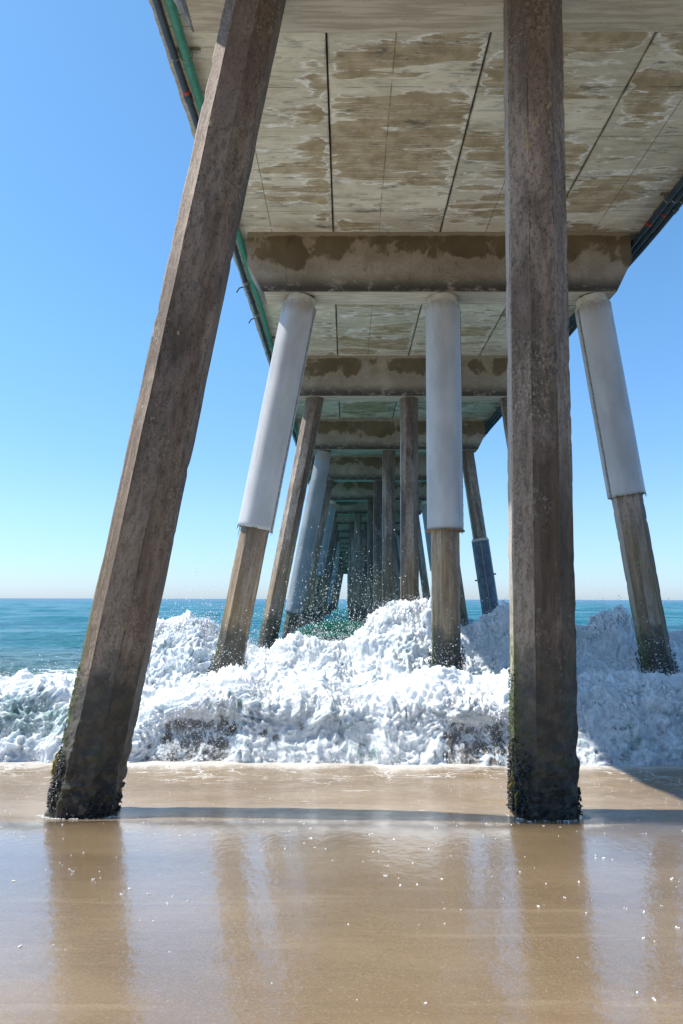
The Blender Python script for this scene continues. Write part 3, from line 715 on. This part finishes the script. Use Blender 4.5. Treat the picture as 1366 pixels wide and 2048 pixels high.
for i in range(2, 9):
    for side in (-1, 1):
        for k, dy in enumerate((1.75, 4.75)):
            y = CY[i]+dy; nm = 'left' if side < 0 else 'right'
            if i < 4:
                lab = {(2, -1, 0): 'steel U-bolt hanger on the green and dark pipes at the top left of the photo', (2, -1, 1): 'steel pipe hanger on the left pipes hidden behind the big leaning pile',
                       (3, -1, 0): 'steel pipe hanger on the left pipes beyond the brown stained beam, by the hanging levers', (3, -1, 1): 'steel pipe hanger on the left pipes behind the leaning white jacket',
                       (2, 1, 0): 'steel pipe hanger on the three dark pipes beyond the right picture edge', (2, 1, 1): 'steel hanger clamping the three dark pipes near the right picture edge',
                       (3, 1, 0): 'steel hanger on the three dark pipes just beyond the brown stained beam', (3, 1, 1): 'steel hanger on the three dark pipes before the blotched grey beam'}[(i, side, k)]; g = 'pipe hangers'
            else: lab = 'small distant steel hanger under the %s deck edge' % nm; g = 'distant %s pipe hangers' % nm
            t = hanger(side, y, lab, g, pr.get(side)); pr.setdefault(side, t)

# ------------------------------------------------------------------ breaking wave, foam and spray
def px_line(pts, Y):
    """photo pixels -> (X, Z) samples on the plane at distance Y"""
    o = []
    for px, py in pts:
        d = FW+RT*(px-683)/1366-UP*(py-1024)/1366; t = Y/d[1]; o.append((d[0]*t, CAM_H+d[2]*t))
    return np.array(o)
YA, YB = 9.1, 13.5
A_ = px_line([(-700, 1340), (-200, 1358), (0, 1364), (60, 1355), (130, 1362), (230, 1385), (300, 1400), (360, 1378), (420, 1352), (500, 1345), (570, 1368), (640, 1350), (720, 1385), (800, 1375), (870, 1350), (960, 1372), (1010, 1358), (1100, 1380), (1200, 1375), (1300, 1350), (1366, 1360), (2100, 1370)], YA)
B_ = px_line([(-900, 1375), (100, 1375), (230, 1330), (290, 1262), (340, 1245), (400, 1240), (440, 1252), (480, 1290), (540, 1302), (590, 1280), (640, 1282), (690, 1285), (725, 1262), (755, 1222), (800, 1206), (850, 1203), (890, 1245), (940, 1262), (975, 1240), (1010, 1212), (1060, 1235), (1120, 1262), (1170, 1262), (1205, 1226), (1240, 1216), (1280, 1268), (1330, 1270), (1366, 1265), (1500, 1290), (2200, 1300)], YB)
def zA(x): return np.interp(x, A_[:, 0], A_[:, 1])
def zB(x): return np.interp(x, B_[:, 0], B_[:, 1])
nx = 1150; x1 = np.linspace(-7.2, 9.2, nx); nv = 430; v1 = np.linspace(0, 1, nv)
def bare(x): return np.exp(-((x+1.75)/.62)**4)+np.exp(-((x-1.5)/.52)**4)+.4*np.exp(-((x+.55)/.4)**2)+.3*np.exp(-((x-4.4)/1.)**2)
def foam_surface(X, V):
    """V 0 at the foot .. 1 behind the back crest"""
    n0 = perlin(stack(X*.7, 0*X, 3.)).reshape(X.shape)*.22+perlin(stack(X*2.6, 0*X, 8.)).reshape(X.shape)*.09+perlin(stack(X*9., 0*X, 8.)).reshape(X.shape)*.03
    foot = 8.0+n0+.12*np.abs(X-1)**.5*0; z0 = sand_z(X, foot)-.03
    a, b = zA(X), zB(X); bb = np.maximum(b, -.25)
    Y = np.empty_like(X); Z = np.empty_like(X)
    s1 = np.clip(V/.38, 0, 1); s2 = np.clip((V-.38)/.20, 0, 1); s3 = np.clip((V-.58)/.24, 0, 1); s4 = np.clip((V-.82)/.18, 0, 1)
    Y = foot+(YA-foot)*s1**1.5
    sz = np.clip((s1-.10)/.90, 0, 1); Z = z0+.05*sstep(0, .12, s1)+(a-z0-.05)*np.sin(sz*math.pi/2)**1.15
    Y = Y-(.16+.30*np.clip(bare(X), 0, 1))*np.sin(s1*math.pi)*sstep(.30, .80, s1)            # overhanging lip
    zv = np.minimum(a, bb)-.40
    Yv = 12.0
    e2 = .5-.5*np.cos(s2*math.pi); Y = np.where(V > .38, YA+(Yv-YA)*s2, Y); Z = np.where(V > .38, a+(zv-a)*e2, Z)
    e3 = .5-.5*np.cos(s3*math.pi); Y = np.where(V > .58, Yv+(YB-Yv)*s3, Y); Z = np.where(V > .58, zv+(bb-zv)*e3, Z)
    e4 = s4*s4*(3-2*s4); Y = np.where(V > .82, YB+1.9*s4, Y); Z = np.where(V > .82, bb+(-.5-bb)*e4, Z)
    return Y, Z
Xf, Vf = np.meshgrid(x1, v1)
Yf, Zf = foam_surface(Xf, Vf)
# normals of the smooth surface
P0 = np.stack([Xf, Yf, Zf], -1)
du = np.gradient(P0, axis=1); dv = np.gradient(P0, axis=0); Nn = np.cross(du, dv); Nn /= np.linalg.norm(Nn, axis=2)[..., None]+1e-9
Q = P0.reshape(-1, 3); q = Q*np.array([1, 1, 1.15])
warp = np.stack([perlin(q*1.9+5), perlin(q*1.9+31), perlin(q*1.9+57)], 1)*.35
b1_ = fbm(q*1.7+warp, 3, .5, billow=True); b2_ = fbm(q*6.1+warp*3, 3, .55, billow=True); b3_ = perlin(q*np.array([26, 26, 11])+warp*14); b5_ = 1-np.abs(perlin(q*np.array([9, 9, 4.5])+warp*6))
env = (sstep(0, .06, Vf)*(1-.8*sstep(.93, 1, Vf))).ravel()
b4_ = perlin(q*61+warp*20)
lf = 1.5*sstep(-.15, .5, perlin(q*1.1+41)+.4*perlin(q*2.7+9))
fl = perlin(q*np.array([14, 14, 4.5])+warp*10+3)
fl2 = 1-np.abs(perlin(q*np.array([9, 7, 2.2])+warp*7+13))*1.8; fl3 = perlin(q*np.array([34, 30, 9])+warp*22+13)
disp = (b1_*.19+b2_*(.012+.028*lf)+b3_*(.006+.012*lf)+b4_*(.004+.007*lf)+np.clip(b5_, 0, 1)**4*.045*lf+fl*.022+np.clip(fl2, 0, 1)**2*.040+fl3*.010-.13)*env
# ragged rising tongues on the crests
tong = np.clip(perlin(q*np.array([4.2, 2.2, .6])+warp*2+11), 0, 1)**1.5
tong = tong+.7*np.clip(perlin(q*np.array([11, 5, 1.2])+warp*3+4), 0, 1)**2+.35*np.clip(perlin(q*np.array([24, 10, 3])+warp*3+4), 0, 1)**2
crest = (np.exp(-((Vf-.38)/.05)**2)*.12+np.exp(-((Vf-.81)/.06)**2)*.22).ravel()
# water showing through: brown faces under the lip, green glass at left
xq, zq, yq = Q[:, 0], Q[:, 2], Q[:, 1]
front = sstep(.34, .24, Vf.ravel())*sstep(.0, .06, Vf.ravel())
nb = fbm(q*np.array([2.4, 2.4, 3.2])+3, 4, .6)
br = bare(xq)+.08
zone = sstep(.30, .05, zq)*sstep(-.34, -.2, zq)
brown = np.clip(front*(br+nb*.6-.33)*1.9*zone, 0, 1)
thin = np.clip(.30+.9*perlin(Q*np.array([1.3, 1.3, 1.6])+77)+.5*perlin(Q*3.7+7), 0, .75)*sstep(.0, .08, Vf.ravel())*(1-.85*np.exp(-((Vf.ravel()-.38)/.07)**2))*(1-.8*np.exp(-((Vf.ravel()-.80)/.06)**2))
green = np.clip(np.exp(-((xq+4.3)/1.7)**4)*sstep(.36, .2, Vf.ravel())*sstep(.06, .16, Vf.ravel())*1.1+.35*np.exp(-((xq-3.2)/.9)**2)*sstep(.85, .7, Vf.ravel())*sstep(.5, .6, Vf.ravel())+.55*np.exp(-((Vf.ravel()-.62)/.09)**2)*(.6+nb), 0, 1); green = np.maximum(green, thin*1.0)
calm = np.clip(brown*1.3, 0, 1)*.75
disp = disp*(1-calm)-.05*calm
D = Nn.reshape(-1, 3)*disp[:, None]; D[:, 2] += tong*crest
Vx = Q+D
def foam_mat(solid=True):
    s = N('white_water' if solid else 'spray_water'); P = s.pos()
    col = (.77, .79, .81)
    n2 = s.noise(P, 14., 6., .7, .6)
    if solid:
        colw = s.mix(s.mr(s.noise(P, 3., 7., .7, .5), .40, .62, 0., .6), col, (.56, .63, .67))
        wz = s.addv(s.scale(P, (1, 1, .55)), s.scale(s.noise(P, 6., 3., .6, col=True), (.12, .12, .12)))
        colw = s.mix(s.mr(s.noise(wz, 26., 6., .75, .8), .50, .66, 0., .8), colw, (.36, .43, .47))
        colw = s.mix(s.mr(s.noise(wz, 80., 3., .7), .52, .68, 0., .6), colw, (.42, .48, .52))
        lace = s.noise(s.addv(s.scale(P, (1, 1, .6)), s.scale(s.noise(P, 3., 3., .6, col=True), (.3, .3, .3))), 6.5, 9., .74, .9)
        bw = s.mix(s.mr(n2, .4, .6), (.055, .044, .033), (.10, .082, .062))
        wq = s.addv(s.scale(P, (1, .8, .7)), s.scale(s.noise(P, 4., 5., .65, col=True), (.32, .32, .32)))
        w1 = s.voro(wq, 5.5, 'DISTANCE_TO_EDGE'); w2 = s.voro(wq, 17., 'DISTANCE_TO_EDGE')
        cell = s.math('ADD', s.math('MULTIPLY', w1, .8), s.math('MULTIPLY', w2, .35))
        cell = s.math('ADD', cell, s.math('MULTIPLY', s.math('SUBTRACT', lace, .5), .5))
        def water(at):
            f = s.attr(at); th = s.mr(f, 0., 1., .46, -.03, False)
            return s.math('MULTIPLY', s.mr(cell, th, s.math('ADD', th, .22)), s.mr(f, .02, .15))
        kb = water('brown'); kg = water('green'); fg = s.attr('green')
        c2 = s.mix(s.math('MULTIPLY', kg, .75), colw, s.mix(s.mr(fg, .5, .9), (.20, .26, .26), (.17, .31, .28))); c2 = s.mix(s.math('MULTIPLY', kb, .88), c2, bw)
        rough = s.math('ADD', s.mr(kg, 0, 1, .62, .25), s.math('MULTIPLY', kb, -.1))
        b = s.bump(s.math('ADD', s.noise(P, 38., 5., .75), s.math('MULTIPLY', n2, 2.)), s.math('SUBTRACT', .5, s.math('MULTIPLY', kb, .46)), .012)
        m = s.out(c2, rough, b, IOR=1.33, Subsurface_Weight=s.mr(kb, 0, 1, .7, 0.), Subsurface_Scale=.09)
        s.p.inputs['Subsurface Radius'].default_value = (.8, .9, 1.)
        return m
    return s.out(col, .35, s.bump(n2, .3, .006), IOR=1.33, Subsurface_Weight=.2, Subsurface_Scale=.02)
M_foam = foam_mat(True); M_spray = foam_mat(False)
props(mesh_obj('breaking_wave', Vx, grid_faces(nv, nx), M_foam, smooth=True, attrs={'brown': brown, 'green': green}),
      'churning white breaking wave crossing the whole picture under the pier', 'wave', None, 'stuff')

# liquid fingers and lace: points turned into one skin
def gen_points():
    Pts = []; Rad = []
    def jets(n, xa, xb, V0, up, out_, spread, T, r0, seed):
        X = rng.uniform(xa, xb, n); V = V0+rng.normal(0, .02, n)
        Y, Z = foam_surface(X[None], V[None]); Y, Z = Y[0], Z[0]
        o = stack(X, Y, Z-.03)
        c = perlin(stack(X*2.3+seed, V*30, 0.)); c2 = perlin(stack(X*6.1+seed, V*60, 3.)); c3 = perlin(stack(X*5+seed, V*40, 9.))
        sp = np.clip(.55+c*.9+c2*.5, .08, 1.8)*up
        vel = stack(c3*spread+rng.normal(0, spread*.25, n), -out_*(.6+c2)+rng.normal(0, spread*.2, n), sp)
        m = 16
        for k in range(m):
            t = T*(k/m)**.8; tt = t*(1+.15*perlin(stack(X*9+k*.35, V*10, seed+1.)))
            p = o+vel*tt[:, None]; p[:, 2] -= 1.6*tt*tt
            p += .012*np.stack([perlin(p*11+3), perlin(p*11+9), perlin(p*11+17)], 1)*(1+k*.25)
            r = .8*r0*(1-.8*k/m)*(.7+.6*rng.random(n)); keep = rng.random(n) < (1-.45*k/m)
            Pts.append(p[keep]); Rad.append(r[keep])
    jets(1500, -5.5, 7.5, .36, .42, .28, .22, .55, .020, 1.)
    jets(900, -5.5, 7.5, .30, .30, .45, .25, .5, .018, 4.)
    jets(1300, -4.2, 8.5, .81, .65, .10, .25, .55, .024, 7.)
    jets(900, -3.9, -1.9, .80, .75, .05, .35, .7, .020, 12.)
    jets(900, .2, 2.0, .80, .85, .05, .4, .55, .024, 15.)
    jets(700, 2.4, 3.6, .80, .8, .05, .3, .6, .022, 18.)
    jets(700, 4.3, 5.6, .80, .9, .05, .25, .6, .022, 21.)
    jets(500, -4.5, 6.5, .05, .22, .30, .3, .45, .011, 24.)
    jets(260, -2.8, -.4, .24, .2, .35, .4, .5, .011, 27.)
    jets(260, .7, 2.6, .24, .2, .35, .4, .5, .011, 31.)
    return np.concatenate(Pts), np.concatenate(Rad)
pts, rad = gen_points()
me = bpy.data.meshes.new('splash_crown'); me.vertices.add(len(pts)); me.vertices.foreach_set('co', pts.astype(np.float32).ravel())
a = me.attributes.new('rad', 'FLOAT', 'POINT'); a.data.foreach_set('value', rad.astype(np.float32)); me.update()
splash = bpy.data.objects.new('splash_crown', me); C.objects.link(splash); me.materials.append(M_spray)
ng = bpy.data.node_groups.new('skin_points', 'GeometryNodeTree')
ng.interface.new_socket('Geometry', in_out='INPUT', socket_type='NodeSocketGeometry'); ng.interface.new_socket('Geometry', in_out='OUTPUT', socket_type='NodeSocketGeometry')
gi = ng.nodes.new('NodeGroupInput'); go = ng.nodes.new('NodeGroupOutput')
na = ng.nodes.new('GeometryNodeInputNamedAttribute'); na.data_type = 'FLOAT'; na.inputs[0].default_value = 'rad'
mp = ng.nodes.new('GeometryNodeMeshToPoints'); pv = ng.nodes.new('GeometryNodePointsToVolume'); vm = ng.nodes.new('GeometryNodeVolumeToMesh')
ss = ng.nodes.new('GeometryNodeSetShadeSmooth'); sm = ng.nodes.new('GeometryNodeSetMaterial'); sm.inputs['Material'].default_value = M_spray
lk = ng.links.new; lk(gi.outputs[0], mp.inputs['Mesh']); lk(na.outputs['Attribute'], mp.inputs['Radius']); lk(mp.outputs[0], pv.inputs['Points']); lk(na.outputs['Attribute'], pv.inputs['Radius'])
pv.resolution_mode = 'VOXEL_SIZE'; pv.inputs['Voxel Size'].default_value = .0085; pv.inputs['Density'].default_value = 1
lk(pv.outputs[0], vm.inputs['Volume']); vm.inputs['Threshold'].default_value = .12; lk(vm.outputs[0], ss.inputs[0]); lk(ss.outputs[0], sm.inputs[0]); lk(sm.outputs[0], go.inputs[0])
md = splash.modifiers.new('skin', 'NODES'); md.node_group = ng
props(splash, 'white splashing tongues of water thrown up along the wave crests', 'splash', None, 'stuff')

# droplets
def drops():
    cs, rs = [], []
    def cloud(n, px0, px1, py0, py1, Y0, Y1, r0, r1, power=1., seed=0., thr=-.2, soft=True):
        # density falls with height; px bands give the place, real Y gives the depth
        Y = rng.uniform(Y0, Y1, n); px = rng.uniform(px0, px1, n); t = rng.random(n)**power; py = py1+(py0-py1)*t
        d = FW[None]+RT[None]*((px-683)/1366)[:, None]-UP[None]*((py-1024)/1366)[:, None]
        k = Y/d[:, 1]; p = np.array([0, 0, CAM_H])+d*k[:, None]
        ex = np.minimum(px-px0, px1-px)/(px1-px0)*2; ey = (py-py0)/(py1-py0)
        keep = (perlin(p*2.2+seed)+.5*perlin(p*6+seed) > thr) & (rng.random(n) < sstep(0, .7, ex)*(.15+.85*sstep(0, .8, ey)) if soft else True)
        cs.append(p[keep]); rr = (r0+(r1-r0)*rng.random(n)**4)[keep]; rs.append(rr)
    cloud(6500, 540, 800, 1090, 1310, 12.8, 14.6, .003, .0105, 1.3, 1., -.35)
    cloud(1300, 540, 860, 1020, 1260, 12.6, 14.2, .004, .012, 1.5, 2., -.4)
    cloud(2600, 290, 480, 1050, 1260, 12.2, 13.8, .0035, .013, 1.6, 3., .0)
    cloud(900, 170, 330, 1180, 1300, 12., 13.5, .0035, .012, 1.2, 4., .05)
    cloud(1500, 440, 600, 1180, 1330, 11.4, 12.8, .004, .013, 1.3, 5., -.1)
    cloud(1100, 840, 1040, 1170, 1330, 11.2, 13., .004, .012, 1.5, 6., -.1)
    cloud(1400, 1150, 1366, 1150, 1340, 11., 13.4, .004, .012, 1.7, 7., .0)
    cloud(5000, -50, 1420, 1320, 1500, 7.9, 9.4, .0028, .009, 1., 8., .05)
    cloud(800, 300, 640, 1380, 1520, 7.9, 8.3, .002, .008, 1., 9., -.1)
    cloud(800, 780, 1060, 1370, 1520, 7.9, 8.3, .002, .008, 1., 10., -.1)
    cloud(2500, 200, 1366, 1180, 1400, 10.5, 13., .003, .011, .9, 11., .1)
    cloud(900, 850, 930, 1280, 1400, 11.2, 11.7, .004, .011, 1., 12., -.5)
    cloud(600, 1250, 1366, 1270, 1390, 11.2, 11.7, .004, .011, 1., 13., -.5)
    cloud(500, 400, 500, 1270, 1360, 11.2, 11.7, .004, .011, 1., 14., -.5)
    # fine mist hugging the whole churned surface
    def mist(n, va, vb, h, r0, r1, seed, thr, k=2.4):
        X = rng.uniform(-6.5, 8.5, n); V = rng.uniform(va, vb, n); Y, Z = foam_surface(X[None], V[None])
        g = np.clip(.35+perlin(stack(X*k+seed, V*14, seed))+.6*perlin(stack(X*k*3+seed, V*40, seed)), 0, 2)
        up = rng.exponential(h, n)*g
        p = stack(X+rng.normal(0, .02, n), Y[0]-.3*up+rng.normal(0, .04, n), Z[0]+up+.02)
        keep = g > thr; cs.append(p[keep]); rs.append((r0+(r1-r0)*rng.random(n)**4)[keep])
    mist(16000, .28, .42, .09, .0022, .0075, 2., .1); mist(17000, .74, .86, .14, .003, .0095, 6., .1)
    mist(22000, .0, .16, .05, .0018, .0055, 9., .0, 4.); mist(20000, .05, .4, .07, .002, .006, 13., .2); mist(9000, .45, .8, .07, .003, .008, 17., .2)
    return np.concatenate(cs), np.concatenate(rs)
cen, rr = drops()
OCT = (np.array([[1, 0, 0], [-1, 0, 0], [0, 1, 0], [0, -1, 0], [0, 0, 1], [0, 0, -1.]]), np.array([[0, 2, 4], [2, 1, 4], [1, 3, 4], [3, 0, 4], [2, 0, 5], [1, 2, 5], [3, 1, 5], [0, 3, 5]]))
def fine_mist():
    P_, R_ = [], []
    for n, va, vb, h, r0, r1, sd in ((120000, .27, .43, .16, .0015, .0040, 1.), (150000, .70, .88, .26, .002, .0048, 2.), (80000, .02, .20, .08, .0014, .0034, 3.), (90000, .12, .36, .13, .0014, .0038, 4.), (50000, .45, .78, .15, .002, .0045, 5.)):
        X = rng.uniform(-6.5, 8.5, n); V = rng.uniform(va, vb, n); Y, Z = foam_surface(X[None], V[None])
        wx = .6*perlin(stack(X*1.7+sd, V*9, 1.)); sheet = 1-np.abs(perlin(stack(X*5+wx*4, V*22, sd)))*1.6
        lift = np.clip(.2+.9*perlin(stack(X*1.9+sd*3, V*7, 2.))+.5*perlin(stack(X*6+sd, V*20, 4.)), .02, 1.6)*np.clip(sheet, .05, 1)**2
        t = rng.random(n); up = h*2.6*lift*t-.01; sw = perlin(stack(X*4+up*6, V*12, 7.))
        P_.append(stack(X+sw*up*.8+rng.normal(0, .006+.05*up, n), Y[0]-.35*up+rng.normal(0, .02, n), Z[0]+up+.05*np.clip(sw, 0, 1)))
        R_.append((r0+(r1-r0)*rng.random(n)**3)*(1-.4*t))
    P_ = np.concatenate(P_); R_ = np.concatenate(R_)
    ok = rng.random(len(P_)) > .88*np.clip(1.3*bare(P_[:, 0]), 0, 1)*(P_[:, 2] < .22)*(P_[:, 1] < 9)
    return P_[ok], R_[ok]
mc, mr_ = fine_mist()
scl = np.stack([rr*rng.uniform(.8, 1.15, len(rr)), rr*rng.uniform(.8, 1.1, len(rr)), rr*rng.uniform(.8, 1.5, len(rr))], 1)
M_drop = N('water_droplet').out((.80, .82, .84), .3, IOR=1.33)
props(blobs('spray_droplets', cen, scl, M_drop), 'fine white droplets of spray hanging over the surf', 'spray', None, 'stuff')

props(blobs('spray_mist', mc, mr_, M_drop, ico=OCT, rot=False), 'soft white mist of very fine spray clinging to the breaking wave', 'spray', None, 'stuff')

# foam bubbles left on the wet sand, and foam at the swash edge
n = 420; bx = rng.uniform(-2.4, 3.2, n); by = 2.2+3.2*rng.random(n)**.8
cl = perlin(stack(bx*1.2, by*1.6, 5.)) > -.12; bx, by = bx[cl], by[cl]
m2 = 900; bx = np.append(bx, rng.uniform(-4.5, 5, m2)); by = np.append(by, 5.4+2.6*rng.random(m2)); bz = ground_z(bx, by)+np.where(by > 5.4, np.interp(by, [5.3, 6.5, 9], [.004, .02, .04]), 0)
br_ = rng.uniform(.0014, .0046, len(bx))*(.6+.12*by)*np.where(by > 5.4, .75, 1.25)
M_bub = N('foam_bubble').out((.88, .88, .88), .12, IOR=1.33)
cc = []; rr2 = []
for X, Y, Z, r_ in zip(bx, by, bz, br_):
    for _ in range(random.choice((1, 1, 2, 3))):
        cc.append((X+random.uniform(-1.6, 1.6)*r_, Y+random.uniform(-1.6, 1.6)*r_, Z+r_*.3)); rr2.append(r_*random.uniform(.6, 1))
props(blobs('foam_bubbles', np.array(cc), np.array(rr2), M_bub, ico=ICO1), 'tiny white foam bubbles scattered on the wet sand', 'bubbles', None, 'stuff')

for px_, lab in ((-2.03, 'thin white foam fringe at the foot of the big leaning pile'), (1.54, 'thin white foam fringe at the foot of the biggest upright pile')):
    n = 380; th = rng.uniform(-math.pi*1.02, math.pi*.05, n); k = perlin(stack(np.cos(th)*3+px_, np.sin(th)*3, 0.))
    keep = (k > .02) | (rng.random(n) < .10); th = th[keep]; r_ = .27+.05*rng.random(len(th))**2+np.clip(k[keep], 0, 1)*.05
    X = px_+r_*np.cos(th); Y = 5.53+r_*np.sin(th)
    props(blobs('foam_fringe', stack(X, Y, ground_z(X, Y)+.008), rng.uniform(.002, .005, len(th)), M_bub), lab, 'foam', None, 'stuff')
